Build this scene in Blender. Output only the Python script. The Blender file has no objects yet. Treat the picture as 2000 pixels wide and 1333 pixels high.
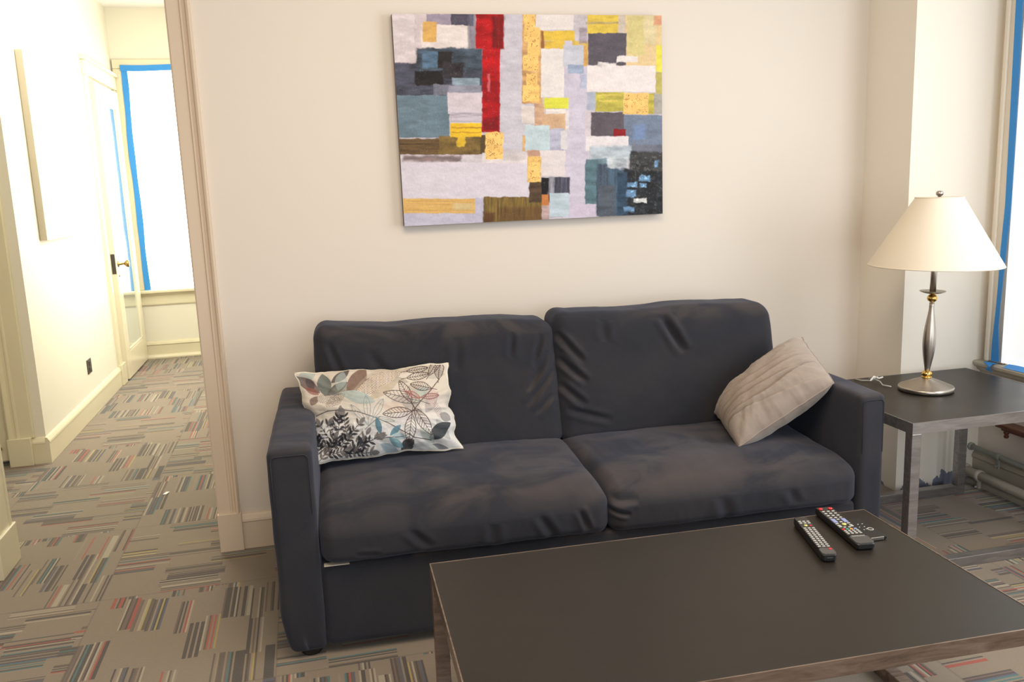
import bpy, bmesh, math, random
import numpy as np
from mathutils import Vector, Matrix
random.seed(4); RNG = np.random.default_rng(7)
S = bpy.context.scene
COL = S.collection
R = math.radians

# ------------------------------------------------------------------ camera
yaw, pitch, roll = .2306, .1824, -.0383
fw = Vector((math.sin(yaw)*math.cos(pitch), math.cos(yaw)*math.cos(pitch), -math.sin(pitch)))
rt = Vector((math.cos(yaw), -math.sin(yaw), 0)); up = rt.cross(fw)
rt, up = rt*math.cos(roll)+up*math.sin(roll), up*math.cos(roll)-rt*math.sin(roll)
cam_data = bpy.data.cameras.new('camera')
cam = bpy.data.objects.new('camera', cam_data); COL.objects.link(cam)
m = Matrix((rt, up, -fw)).transposed().to_4x4(); m.translation = Vector((0, -3.6661, 1.5))
cam.matrix_world = m
cam_data.sensor_width = 36; cam_data.lens = 1679.6/2000*36; cam_data.clip_start = .05
S.camera = cam

# ------------------------------------------------------------------ exposure, world, lights
S.view_settings.view_transform = 'Standard'; S.view_settings.look = 'None'
S.view_settings.gamma = 1; S.view_settings.use_curve_mapping = False
S.view_settings.exposure = 0.06
w = bpy.data.worlds.new('world'); S.world = w; w.use_nodes = True
w.node_tree.nodes['Background'].inputs[0].default_value = (.75, .87, 1, 1)
w.node_tree.nodes['Background'].inputs[1].default_value = 1.0

def area(name, loc, direction, sx, sy, power, color):
    l = bpy.data.lights.new(name, 'AREA'); l.shape = 'RECTANGLE'; l.size = sx; l.size_y = sy
    l.energy = power; l.color = color
    o = bpy.data.objects.new(name, l); COL.objects.link(o); o.location = loc
    o.rotation_euler = Vector(direction).to_track_quat('-Z', 'Z').to_euler()
    return o
WARM = (1, .80, .58); DAY = (.86, .93, 1.0)
area('ceiling_light', (.5, -2.3, 3.0), (0, .12, -1), 1.6, 1.2, 50, WARM)
area('side_window_daylight', (3.0, -2.1, 1.5), (-1, .15, -.1), 1.9, 1.8, 58, DAY)
area('rear_window_daylight', (.9, -5.6, 1.5), (0, 1, -.02), 2.6, 1.8, 62, DAY)
area('hall_ceiling_light', (-.9, 1.9, 3.05), (0, 0, -1), .8, 1.6, 38, (1, .95, .78))
area('hall_side_assumed_daylight', (-.36, 3.0, 1.75), (-1, .1, -.12), 1.5, 1.3, 46, (1, .99, .93))  # unseen side window assumed for the bright hall wall; no opening modelled

# ------------------------------------------------------------------ node helpers
class NT:
    def __init__(s, name):
        s.m = bpy.data.materials.new(name); s.m.use_nodes = True
        s.t = s.m.node_tree; s.b = s.t.nodes['Principled BSDF']; s.co = None
    def n(s, kind, **k):
        x = s.t.nodes.new(kind)
        for a, v in k.items(): setattr(x, a, v)
        return x
    def set(s, inp, v):
        if isinstance(v, bpy.types.NodeSocket): s.t.links.new(v, inp)
        elif isinstance(v, (tuple, list)) and len(v) == 3 and inp.type == 'RGBA': inp.default_value = (*v, 1)
        else: inp.default_value = v
    def math(s, op, a, b=0, c=0):
        x = s.n('ShaderNodeMath', operation=op)
        s.set(x.inputs[0], a); s.set(x.inputs[1], b)
        if op in ('MULTIPLY_ADD', 'COMPARE', 'SMOOTH_MIN'): s.set(x.inputs[2], c)
        return x.outputs[0]
    def obj(s):
        if not s.co: s.co = s.n('ShaderNodeTexCoord').outputs['Object']
        return s.co
    def mapped(s, scale, rot=(0, 0, 0)):
        x = s.n('ShaderNodeMapping'); s.set(x.inputs[0], s.obj()); x.inputs['Scale'].default_value = scale
        x.inputs['Rotation'].default_value = rot
        return x.outputs[0]
    def noise(s, scale, detail=3, vec=None, rough=.5, dist=0):
        x = s.n('ShaderNodeTexNoise'); s.set(x.inputs['Vector'], vec if vec is not None else s.obj())
        x.inputs['Scale'].default_value = scale; x.inputs['Detail'].default_value = detail
        x.inputs['Roughness'].default_value = rough; x.inputs['Distortion'].default_value = dist
        return x.outputs['Fac']
    def ramp(s, fac, stops, interp='LINEAR'):
        x = s.n('ShaderNodeValToRGB'); s.set(x.inputs[0], fac); r = x.color_ramp; r.interpolation = interp
        while len(r.elements) < len(stops): r.elements.new(.5)
        for e, (p, c) in zip(r.elements, stops): e.position = p; e.color = (*c, 1) if len(c) == 3 else c
        return x.outputs[0]
    def mix(s, f, a, b):
        x = s.n('ShaderNodeMix', data_type='RGBA')
        s.set(x.inputs[0], f); s.set(x.inputs[6], a); s.set(x.inputs[7], b)
        return x.outputs[2]
    def bump(s, h, strength=.3, dist=.002):
        x = s.n('ShaderNodeBump'); x.inputs['Strength'].default_value = strength; x.inputs['Distance'].default_value = dist
        s.set(x.inputs['Height'], h); s.t.links.new(x.outputs[0], s.b.inputs['Normal'])
    def p(s, **k):
        for a, v in k.items(): s.set(s.b.inputs[a.replace('_', ' ')], v)
        return s

def paint(name, color, rough=.5, var=.04, nscale=3, bump=.05, bscale=60, **k):
    t = NT(name); c2 = tuple(x*(1-var) for x in color)
    t.p(Base_Color=t.mix(t.noise(nscale), color, c2), Roughness=rough, **k)
    if bump: t.bump(t.noise(bscale, 4), bump, .002)
    return t.m
def metal(name, color, rough=.3, brush=True, met=1.0):
    t = NT(name); n = t.noise(12, 5, t.mapped((1, 1, 1)))
    t.p(Base_Color=t.mix(n, color, tuple(x*.72 for x in color)), Metallic=met, Roughness=t.math('MULTIPLY_ADD', n, .2, rough-.1))
    return t.m

M = {}
M['wall'] = paint('wall_paint', (.755, .685, .605), .6, .02, 1.2, .06, 90)
M['hall_wall'] = paint('hall_wall_paint', (.78, .74, .62), .55, .02, 1.2, .05, 90)
M['ceiling'] = paint('ceiling_paint', (.85, .82, .76), .8)
M['trim_room'] = paint('trim_gloss_beige', (.71, .585, .455), .22, .04, 5, .05, 25)
M['trim'] = paint('trim_gloss_cream', (.72, .655, .47), .25, .05, 5, .05, 25)
M['sill'] = paint('sill_old_paint', (.50, .45, .36), .45, .25, 22, .3, 50)
M['trim_window'] = paint('window_casing_paint', (.78, .71, .60), .4, .05, 8, .1, 40)
M['door'] = paint('door_gloss_cream', (.75, .68, .50), .22, .03, 4, .04, 25)
M['shade'] = paint('lamp_shade_fabric', (.86, .77, .62), .9, .02, 3, .1, 400)
M['tape'] = paint('blue_tape', (.03, .27, .72), .6, .1, 30, .2, 120)
M['nickel'] = metal('brushed_nickel', (.56, .51, .45), .33)
M['brass'] = metal('polished_brass', (.85, .56, .16), .12)
M['old_brass'] = metal('aged_brass', (.42, .31, .12), .3)
M['rubber'] = paint('black_plastic', (.012, .012, .013), .35, .1, 20, 0)
M['gloss_black'] = paint('gloss_black', (.009, .009, .009), .12, .1, 20, 0)
M['grey_plastic'] = paint('grey_plastic', (.075, .075, .075), .3, .1, 20, 0)
M['key'] = paint('key_white', (.55, .55, .52), .4, .05, 20, 0)
M['key_blue'] = paint('key_lilac', (.30, .34, .62), .4, .05, 20, 0)
M['key_red'] = paint('key_red', (.75, .03, .04), .35, .05, 20, 0)
M['key_yellow'] = paint('key_yellow', (.72, .66, .22), .4, .05, 20, 0)
M['key_green'] = paint('key_green', (.05, .38, .25), .4, .05, 20, 0)
M['key_orange'] = paint('key_orange', (.8, .35, .09), .4, .05, 20, 0)
M['silver'] = metal('silver_trim', (.75, .75, .72), .25)
M['pipe'] = paint('painted_pipe', (.55, .50, .42), .5, .2, 30, .4, 90)
M['pipe_grey'] = paint('painted_pipe_grey', (.33, .35, .31), .45, .2, 30, .3, 90)
M['redwood'] = paint('red_brown_wood', (.16, .045, .02), .3, .3, 12, .1, 30)
M['bronze'] = paint('dark_bronze_plate', (.055, .045, .035), .4, .2, 30, 0)
M['cord'] = paint('clear_cord', (.5, .48, .43), .4, .1, 30, 0)
M['white'] = paint('white_paper', (.85, .85, .82), .7, .03, 30, 0)
M['wood_under'] = paint('pale_lining', (.50, .46, .38), .8, .1, 30, 0)

def make_steel(name, c1, c2, rough):
    t = NT(name); n = t.noise(6, 6, t.mapped((1.2, 9, 9)), .65, .6)
    t.p(Base_Color=t.ramp(n, [(.3, c1), (.7, c2)]), Metallic=.75, Roughness=rough); t.bump(n, .08, .001)
    return t.m
M['steel'] = make_steel('raw_steel', (.25, .235, .23), (.42, .40, .395), .34)
M['steel_warm'] = make_steel('raw_steel_streaked', (.16, .115, .09), (.40, .31, .255), .36)

def make_laminate():
    t = NT('black_laminate'); n = t.noise(9, 5, t.mapped((1, 14, 14)), .6)
    t.p(Base_Color=t.mix(n, (.017, .0140, .0105), (.024, .020, .0155)), Roughness=t.math('MULTIPLY_ADD', t.noise(5, 3), .10, .33))
    t.b.inputs['Specular IOR Level'].default_value = .33
    return t.m
M['laminate'] = make_laminate()

def make_suede():
    t = NT('charcoal_microsuede')
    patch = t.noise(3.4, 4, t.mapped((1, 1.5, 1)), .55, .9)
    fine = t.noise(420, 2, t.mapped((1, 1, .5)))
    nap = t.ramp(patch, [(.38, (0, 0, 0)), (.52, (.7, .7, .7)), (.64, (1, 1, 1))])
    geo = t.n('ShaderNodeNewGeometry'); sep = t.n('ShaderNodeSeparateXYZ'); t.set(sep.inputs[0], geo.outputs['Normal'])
    warm_tops = t.math('MULTIPLY', nap, t.ramp(sep.outputs[2], [(.35, (.18, .18, .18)), (.85, (1, 1, 1))]))  # nap patches, held mostly to upward-facing cloth
    c = t.mix(warm_tops, (.0215, .0225, .0285), (.066, .055, .052))  # ceiling warmth painted into the tops, bluish daylight into the sides
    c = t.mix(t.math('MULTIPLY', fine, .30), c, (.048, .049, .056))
    t.p(Base_Color=c, Roughness=.95)
    t.b.inputs['Sheen Weight'].default_value = .16; t.b.inputs['Sheen Roughness'].default_value = .5
    t.b.inputs['Sheen Tint'].default_value = (.55, .62, .85, 1); t.b.inputs['Specular IOR Level'].default_value = .15
    t.bump(fine, .25, .0015)
    return t.m
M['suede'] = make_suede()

def make_velvet():
    t = NT('taupe_velvet'); n = t.noise(9, 4, t.mapped((1, 1, 1)), .6, 1.2)
    t.p(Base_Color=t.mix(n, (.265, .212, .175), (.345, .28, .232)), Roughness=.85)
    t.b.inputs['Sheen Weight'].default_value = .4; t.b.inputs['Sheen Tint'].default_value = (.9, .86, .82, 1)
    t.bump(t.noise(300, 2), .15, .001)
    return t.m
M['velvet'] = make_velvet()

def make_attr(name, rough, bumpy):
    t = NT(name); a = t.n('ShaderNodeAttribute', attribute_name='pigment')
    t.p(Base_Color=a.outputs['Color'], Roughness=rough)
    t.b.inputs['Specular IOR Level'].default_value = .18
    if bumpy: t.bump(t.noise(70, 5, t.mapped((1, 1, 1)), .65, .5), bumpy, .003)
    return t.m
M['painting'] = make_attr('oil_paint', .42, .35)
M['print_fabric'] = make_attr('printed_cotton', .85, .1)

def make_glow(name, col, strength):
    t = NT(name); t.p(Base_Color=(.85, .85, .83), Roughness=.9)
    n = t.noise(2.5, 2)
    t.p(Emission_Color=t.mix(n, col, tuple(x*.9 for x in col)), Emission_Strength=strength); return t.m
M['blind_hall'] = make_glow('backlit_paper_hall', (1, 1, .98), 4.6)
M['blind_room'] = make_glow('backlit_paper_room', (.93, .97, 1), .62)

def make_mirror():
    t = NT('door_glass'); t.p(Base_Color=(.80, .86, .82), Metallic=.85, Roughness=.08); return t.m
M['mirror'] = make_mirror()

def make_pier():
    # wall paint missing in ragged patches along the skirting line: bare blue grey plaster
    t = NT('pier_paint_unfinished'); sep = t.n('ShaderNodeSeparateXYZ'); t.set(sep.inputs[0], t.obj())
    n = t.noise(5, 5, t.mapped((1.2, 1.2, .6)), .6)
    lim = t.math('MULTIPLY_ADD', n, .46, -.205)
    msk = t.math('LESS_THAN', sep.outputs[2], lim)
    t.p(Base_Color=t.mix(msk, (.86, .80, .70), (.19, .21, .27)), Roughness=.6); return t.m
M['pier'] = make_pier()

def make_carpet():
    t = NT('carpet_tiles'); sep = t.n('ShaderNodeSeparateXYZ'); t.set(sep.inputs[0], t.obj())
    mt = t.math
    def wn(x, y, z):
        c = t.n('ShaderNodeCombineXYZ'); t.set(c.inputs[0], x); t.set(c.inputs[1], y); t.set(c.inputs[2], z)
        o = t.n('ShaderNodeTexWhiteNoise', noise_dimensions='3D'); t.set(o.inputs[0], c.outputs[0]); return o.outputs['Value']
    tx = mt('DIVIDE', mt('ADD', sep.outputs[0], .197+.663*40), .663)
    ty = mt('DIVIDE', mt('ADD', sep.outputs[1], .345+.735*40), .735)
    ix, iy = mt('FLOOR', tx), mt('FLOOR', ty); fx, fy = mt('FRACT', tx), mt('FRACT', ty)
    odd = mt('MODULO', mt('ADD', ix, iy), 2)
    inv = mt('SUBTRACT', 1, odd)
    u = mt('ADD', mt('MULTIPLY', fx, odd), mt('MULTIPLY', fy, inv))   # along the stripes
    v = mt('ADD', mt('MULTIPLY', fy, odd), mt('MULTIPLY', fx, inv))   # across
    tid = mt('ADD', mt('MULTIPLY', ix, 17.31), mt('MULTIPLY', iy, 5.77))
    g = mt('FLOOR', mt('MULTIPLY', v, 9))
    jit = wn(mt('FLOOR', mt('MULTIPLY', v, 13)), tid, 3.3)
    ub = mt('MULTIPLY_ADD', u, 3, mt('MULTIPLY', jit, .45))
    band = mt('FLOOR', ub)
    shift = mt('MULTIPLY', wn(band, tid, 9.1), .7)
    g2 = mt('FLOOR', mt('MULTIPLY', v, 13))
    line = mt('FLOOR', mt('MULTIPLY', v, 104))
    dens = mt('MULTIPLY_ADD', wn(tid, 1.7, 2.2), .30, .34)
    par = mt('MODULO', mt('ADD', band, mt('FLOOR', mt('MULTIPLY', wn(g2, tid, 6.6), 2))), 2)
    on = mt('LESS_THAN', wn(mt('ADD', band, 31), g2, tid), mt('ADD', mt('MULTIPLY', mt('SUBTRACT', 1, par), mt('ADD', dens, .30)), .10))
    on2 = mt('LESS_THAN', wn(line, band, mt('ADD', tid, 4)), .74)
    hue = wn(mt('MULTIPLY', line, 1.37), mt('ADD', band, 7), tid)
    fam = wn(g2, mt('ADD', band, 77), mt('ADD', tid, 1))
    base = (.262, .212, .158)
    pal = t.ramp(hue, [(0, (.060, .052, .050)), (.30, (.12, .095, .075)), (.50, (.42, .37, .28)), (.64, (.30, .24, .19)), (.72, (.40, .085, .06)),
                       (.78, (.05, .17, .18)), (.85, (.085, .10, .16)), (.91, (.42, .33, .11)), (.955, (.16, .11, .10))], 'CONSTANT')
    pal2 = t.ramp(hue, [(0, (.055, .05, .05)), (.28, (.37, .07, .05)), (.40, (.42, .37, .28)), (.6, (.15, .10, .085)), (.82, (.30, .22, .17))], 'CONSTANT')
    pal = t.mix(mt('LESS_THAN', fam, .22), pal, pal2)
    c = t.mix(mt('MULTIPLY', mt('MULTIPLY', on, on2), .82), base, pal)
    edge = mt('LESS_THAN', mt('MINIMUM', mt('MINIMUM', fx, mt('SUBTRACT', 1, fx)), mt('MINIMUM', fy, mt('SUBTRACT', 1, fy))), .005)
    c = t.mix(mt('MULTIPLY', edge, .3), c, (.10, .085, .07))
    loop = t.noise(260, 2); c = t.mix(mt('MULTIPLY', loop, .55), c, t.mix(.5, c, (.08, .07, .06)))
    t.p(Base_Color=c, Roughness=.95)
    t.b.inputs['Sheen Weight'].default_value = .32; t.b.inputs['Sheen Roughness'].default_value = .4; t.b.inputs['Specular IOR Level'].default_value = .1
    t.bump(mt('ADD', loop, mt('MULTIPLY', on, .4)), .5, .003)
    return t.m
M['carpet'] = make_carpet()

# ------------------------------------------------------------------ mesh helpers
def link(name, me, mat, parent=None, smooth=False):
    o = bpy.data.objects.new(name, me); COL.objects.link(o)
    if mat is not None: me.materials.append(M[mat] if isinstance(mat, str) else mat)
    if smooth:
        for p in me.polygons: p.use_smooth = True
    if parent is not None: o.parent = parent
    return o
def finish(name, bm, mat, parent=None, smooth=False):
    bmesh.ops.recalc_face_normals(bm, faces=bm.faces)
    me = bpy.data.meshes.new(name); bm.to_mesh(me); bm.free()
    return link(name, me, mat, parent, smooth)
def add_box(bm, a, b, bev=0, seg=2):
    a, b = Vector(a), Vector(b)
    r = bmesh.ops.create_cube(bm, size=1); vs = r['verts']
    for v in vs: v.co = Vector(((a.x+b.x)/2+v.co.x*(b.x-a.x), (a.y+b.y)/2+v.co.y*(b.y-a.y), (a.z+b.z)/2+v.co.z*(b.z-a.z)))
    if bev:
        es = list({e for v in vs for e in v.link_edges})
        bmesh.ops.bevel(bm, geom=es, offset=bev, segments=seg, profile=.5, affect='EDGES')
def box(name, a, b, mat, parent=None, bev=0, seg=2):
    bm = bmesh.new(); add_box(bm, a, b, bev, seg); return finish(name, bm, mat, parent)
def lathe(name, prof, mat, parent=None, seg=64, smooth=True):
    bm = bmesh.new(); rings = []
    for r, z in prof:
        rings.append([bm.verts.new((r*math.cos(2*math.pi*i/seg), r*math.sin(2*math.pi*i/seg), z)) for i in range(seg)] if r > 1e-6 else [bm.verts.new((0, 0, z))])
    for A, B in zip(rings, rings[1:]):
        for i in range(seg):
            j = (i+1) % seg
            f = [A[i % len(A)], A[j % len(A)], B[j % len(B)], B[i % len(B)]]
            f2 = []
            for x in f:
                if x not in f2: f2.append(x)
            if len(f2) > 2: bm.faces.new(f2)
    o = finish(name, bm, mat, parent, smooth)
    return o
def tube(name, pts, rad, mat, parent=None, seg=12, cap=True):
    pts = [Vector(p) for p in pts]; bm = bmesh.new(); rings = []
    prev = None
    for i, p in enumerate(pts):
        d = (pts[min(i+1, len(pts)-1)]-pts[max(i-1, 0)]).normalized()
        ref = prev if prev is not None else (Vector((0, 0, 1)) if abs(d.z) < .9 else Vector((1, 0, 0)))
        a = (ref-d*ref.dot(d)).normalized(); b = d.cross(a); prev = a
        rr = rad[i] if isinstance(rad, (list, tuple)) else rad
        rings.append([bm.verts.new(p+a*rr*math.cos(2*math.pi*k/seg)+b*rr*math.sin(2*math.pi*k/seg)) for k in range(seg)])
    for A, B in zip(rings, rings[1:]):
        for k in range(seg): bm.faces.new((A[k], A[(k+1) % seg], B[(k+1) % seg], B[k]))
    if cap: bm.faces.new(rings[0]); bm.faces.new(rings[-1])
    return finish(name, bm, mat, parent, True)
def extrude_profile(name, prof, p0, p1, side, mat, parent=None):
    """prof: (out, z) pairs; runs from p0 to p1 on the floor plan; side = outward unit vector"""
    bm = bmesh.new(); s = Vector((side[0], side[1], 0)); ring = []
    for p in (p0, p1):
        ring.append([bm.verts.new(Vector((p[0], p[1], 0))+s*o+Vector((0, 0, z))) for o, z in prof])
    n = len(prof)
    for i in range(n): bm.faces.new((ring[0][i], ring[0][(i+1) % n], ring[1][(i+1) % n], ring[1][i]))
    bm.faces.new(ring[0]); bm.faces.new(ring[1])
    return finish(name, bm, mat, parent)
def extrude_vert(name, plan, z0, z1, mat, parent=None):
    bm = bmesh.new(); A = [bm.verts.new((x, y, z0)) for x, y in plan]; B = [bm.verts.new((x, y, z1)) for x, y in plan]; n = len(plan)
    for i in range(n): bm.faces.new((A[i], A[(i+1) % n], B[(i+1) % n], B[i]))
    bm.faces.new(A); bm.faces.new(B)
    return finish(name, bm, mat, parent)
def empty(name, loc=(0, 0, 0), rz=0, label=None, cat=None, group=None):
    o = bpy.data.objects.new(name, None); COL.objects.link(o); o.location = loc; o.rotation_euler = (0, 0, rz)
    o.empty_display_size = .05
    if label: o['label'] = label; o['category'] = cat
    if group: o['group'] = group
    return o
def tag(o, label, cat, group=None):
    o['label'] = label; o['category'] = cat
    if group: o['group'] = group
    return o
def struct(o): o['kind'] = 'structure'; return o

def vnoise(x, y, seed=0):
    """smooth value noise on numpy arrays, range 0..1"""
    x = np.asarray(x, float); y = np.asarray(y, float)
    xi = np.floor(x).astype(np.int64); yi = np.floor(y).astype(np.int64); fx = x-xi; fy = y-yi
    fx = fx*fx*(3-2*fx); fy = fy*fy*(3-2*fy)
    def h(a, b):
        n = (a*374761393+b*668265263+seed*144665)&0xffffffff
        n = ((n ^ (n >> 13))*1274126177)&0xffffffff
        return ((n ^ (n >> 16))&0xffff)/65535.
    return (h(xi, yi)*(1-fx)+h(xi+1, yi)*fx)*(1-fy)+(h(xi, yi+1)*(1-fx)+h(xi+1, yi+1)*fx)*fy
def fbm(x, y, seed=0, oct=4):
    s = 0; a = .5; t = 0
    for i in range(oct): s = s+a*vnoise(x*2**i, y*2**i, seed+i*7); t += a; a *= .5
    return s/t
def grid_mesh(name, P, mat, parent=None, closed=False, colors=None):
    """P: (ny,nx,3) array"""
    ny, nx, _ = P.shape; me = bpy.data.meshes.new(name)
    idx = np.arange(nx*ny).reshape(ny, nx)
    f = np.stack([idx[:-1, :-1], idx[:-1, 1:], idx[1:, 1:], idx[1:, :-1]], -1).reshape(-1, 4)
    me.vertices.add(nx*ny); me.vertices.foreach_set('co', P.reshape(-1).astype(np.float32))
    me.loops.add(f.size); me.loops.foreach_set('vertex_index', f.reshape(-1).astype(np.int32))
    me.polygons.add(len(f)); me.polygons.foreach_set('loop_start', np.arange(0, f.size, 4, dtype=np.int32))
    me.update(calc_edges=True); me.validate()
    if colors is not None:
        a = me.color_attributes.new('pigment', 'FLOAT_COLOR', 'POINT')
        c = np.ones((nx*ny, 4), np.float32); c[:, :3] = colors.reshape(-1, 3); a.data.foreach_set('color', c.reshape(-1))
    return link(name, me, mat, parent, True)
def lin(c): c = np.asarray(c, float)/255.; return np.where(c <= .04045, c/12.92, ((c+.055)/1.055)**2.4)

def softbox(name, a, b, r, mat, parent, n=(60, 40, 16), bulge=(0, 0, 0), disp=None):
    """rounded upholstered block between corners a and b, panels crowned by bulge, folds from disp(P,N)->offset"""
    a = np.array(a, float); b = np.array(b, float); h = (b-a)/2; c = (a+b)/2; V = []; F = []; off = 0
    for ax in range(3):
        i, j = [(1, 2), (2, 0), (0, 1)][ax]
        ni, nj = n[i], n[j]
        # denser samples near the rounded borders
        def line(k, cnt):
            t = np.linspace(-1, 1, cnt+1); return np.sin(t*math.pi/2)*.35+t*.65
        gi, gj = np.meshgrid(line(i, ni), line(j, nj), indexing='ij')
        for sgn in (-1, 1):
            P = np.zeros(gi.shape+(3,)); P[..., ax] = sgn*h[ax]; P[..., i] = gi*h[i]; P[..., j] = gj*h[j]
            idx = off+np.arange(gi.size).reshape(gi.shape); off += gi.size
            q = np.stack([idx[:-1, :-1], idx[1:, :-1], idx[1:, 1:], idx[:-1, 1:]], -1).reshape(-1, 4)
            F.append(q if sgn > 0 else q[:, ::-1]); V.append(P.reshape(-1, 3))
    P = np.concatenate(V); F = np.concatenate(F)
    _, first, inv = np.unique(np.round(P, 6), axis=0, return_index=True, return_inverse=True)
    P = P[first]; F = inv.reshape(-1)[F]
    inner = np.clip(P, -(h-r), h-r); D = P-inner; N = D/np.maximum(np.linalg.norm(D, axis=1, keepdims=True), 1e-9)
    Q = inner+N*r; t = Q/h
    for ax in range(3):
        i, j = [(1, 2), (2, 0), (0, 1)][ax]
        bl = bulge[ax]
        bl = bl if isinstance(bl, (tuple, list)) else (bl, bl)
        amt = (1-np.clip(t[:, i], -1, 1)**4)*(1-np.clip(t[:, j], -1, 1)**4)
        Q[:, ax] += np.where(t[:, ax] > 0, bl[1], -bl[0])*amt*np.abs(t[:, ax])**2
    W = Q+c
    if disp is not None: W = W+disp(W, N, t)
    me = bpy.data.meshes.new(name)
    me.vertices.add(len(W)); me.vertices.foreach_set('co', W.reshape(-1).astype(np.float32))
    me.loops.add(F.size); me.loops.foreach_set('vertex_index', F.reshape(-1).astype(np.int32))
    me.polygons.add(len(F)); me.polygons.foreach_set('loop_start', np.arange(0, F.size, 4, dtype=np.int32))
    me.update(calc_edges=True); me.validate()
    return link(name, me, mat, parent, True)

# ------------------------------------------------------------------ the room
WX, HX = 3.0565, -1.546          # window wall, hall left wall
H = 3.14
def wall(name, parts, mat):
    bm = bmesh.new()
    for a, b in parts: add_box(bm, a, b)
    return struct(finish(name, bm, mat))
struct(box('floor', (-3.2, -6.2, -.08), (3.4, 5.2, 0), 'carpet'))
struct(box('ceiling', (-3.2, -6.2, H), (3.4, 5.2, H+.1), 'ceiling'))
DL, DR, DT = -1.294, -.444, 2.60  # doorway
wall('wall_back', [((-2.6, 0, 0), (DL-.02, .15, H)), ((DR+.012, 0, 0), (WX+.15, .15, H)), ((DL-.02, 0, DT), (DR+.012, .15, H))], 'wall')
wall('wall_right', [((WX, -6.2, 0), (WX+.15, 0, .57)), ((WX, -6.2, 2.5), (WX+.15, 0, H)),
                    ((WX, -.44, .57), (WX+.15, 0, 2.5)), ((WX, -6.2, .57), (WX+.15, -1.95, 2.5))], 'wall')
wall('wall_left', [((-2.75, -6.2, 0), (-2.6, .15, H))], 'wall')
wall('wall_front', [((-2.75, -6.3, 0), (3.3, -6.15, H))], 'wall')
wall('wall_pier', [((2.612, -.326, 0), (WX, 0, H))], 'pier')
# hall beyond the doorway
wall('wall_hall_left', [((HX-.15, 1.642, 0), (HX, 4.87, H))], 'hall_wall')
wall('wall_hall_recess', [((-3.0, 1.74, 0), (HX-.15, 1.89, H))], 'hall_wall')
wall('wall_hall_recess_end', [((-3.0, .15, 0), (-2.85, 1.74, H))], 'hall_wall')
wall('wall_hall_right', [((-.30, .15, 0), (-.15, 4.87, H))], 'hall_wall')
wall('wall_hall_far', [((-3.0, 4.87, 0), (-.15, 5.02, H))], 'hall_wall')
def lining(name, a, b): return struct(box(name, a, b, 'hall_wall'))

# ------------------------------------------------------------------ doorway casing of the room
def casing_plan(x0, x1, y, s, outer):
    """flat casing with a raised back band on the outer side; y front plane, s=-1 towards the room"""
    w_ = x1-x0
    if outer > 0:
        return [(x0, y), (x0, y+s*.016), (x0+.006, y+s*.020), (x0+w_*.55, y+s*.020), (x0+w_*.60, y+s*.026), (x0+w_*.66, y+s*.026), (x0+w_*.70, y+s*.021), (x0+w_*.78, y+s*.023),
                (x0+w_*.84, y+s*.036), (x0+w_*.93, y+s*.040), (x1, y+s*.032), (x1, y)]
    return [(x1+x0-a, b) for a, b in casing_plan(x0, x1, y, s, 1)]
struct(extrude_vert('trim_1', casing_plan(DR-.004, DR+.088, 0, -1, 1), .168, DT+.0, 'trim_room'))
struct(box('trim_2', (DR-.006, -.036, 0), (DR+.092, 0, .17), 'trim_room', bev=.004))
struct(box('trim_3', (DR, .001, .0), (DR+.0115, .155, DT-.001), 'trim_room'))      # jamb
struct(box('trim_4', (DL-.0195, .001, 0), (DL, .149, DT-.001), 'trim'))
struct(extrude_vert('trim_5', casing_plan(DL-.10, DL, 0, -1, -1), .168, DT, 'trim_room'))
struct(extrude_vert('trim_6', [(DL-.10, .15), (DL-.10, .17), (DL-.01, .175), (DL+.004, .165), (DL+.004, .15)], .168, DT, 'trim'))
struct(box('trim_7', (DL-.11, -.036, 0), (DL+.012, .19, .168), 'trim', bev=.004))
struct(box('trim_8', (DL-.10, -.034, DT), (DR+.088, 0, DT+.11), 'trim_room', bev=.005))
BB = [(0, 0), (.020, 0), (.020, .118), (.024, .122), (.022, .132), (.014, .146), (.010, .152), (0, .155)]
BBfar = [(0, 0), (.055, 0), (.055, .012), (.045, .030), (.024, .034), (.024, .118), (.032, .128), (.026, .145), (.012, .158), (0, .16)]
struct(extrude_profile('baseboard_back', BB, (DR+.092, 0), (2.612, 0), (0, -1), 'trim_room'))
struct(extrude_profile('baseboard_left', BB, (-2.6, -6.1), (-2.6, 0), (1, 0), 'trim_room'))
struct(extrude_profile('baseboard_hall_left', BB, (HX, 1.6225), (HX, 3.684), (1, 0), 'trim'))
struct(extrude_profile('baseboard_hall_corner', BB, (HX-.069, 1.642), (HX-.0002, 1.642), (0, -1), 'trim'))
struct(extrude_profile('baseboard_hall_far', BBfar, (HX, 4.87), (-.30, 4.87), (0, -1), 'trim'))
struct(extrude_profile('baseboard_right', BBfar, (WX, -6.1), (WX, -.326), (-1, 0), 'sill'))

# recess door facing the room, left edge of the picture
struct(extrude_vert('trim_9', casing_plan(-1.735, HX-.055, 1.642, -1, -1)+[], .16, 2.45, 'trim'))
struct(box('trim_10', (-1.74, 1.60, 0), (-1.615, 1.642, .165), 'trim', bev=.004))
struct(box('trim_11', (-1.735, 1.642, 0), (HX-.15, 1.75, 2.45), 'trim'))
d1 = struct(box('door_1', (-2.62, 1.665, .025), (-1.735, 1.71, 2.42), 'door', bev=.003))
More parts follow.
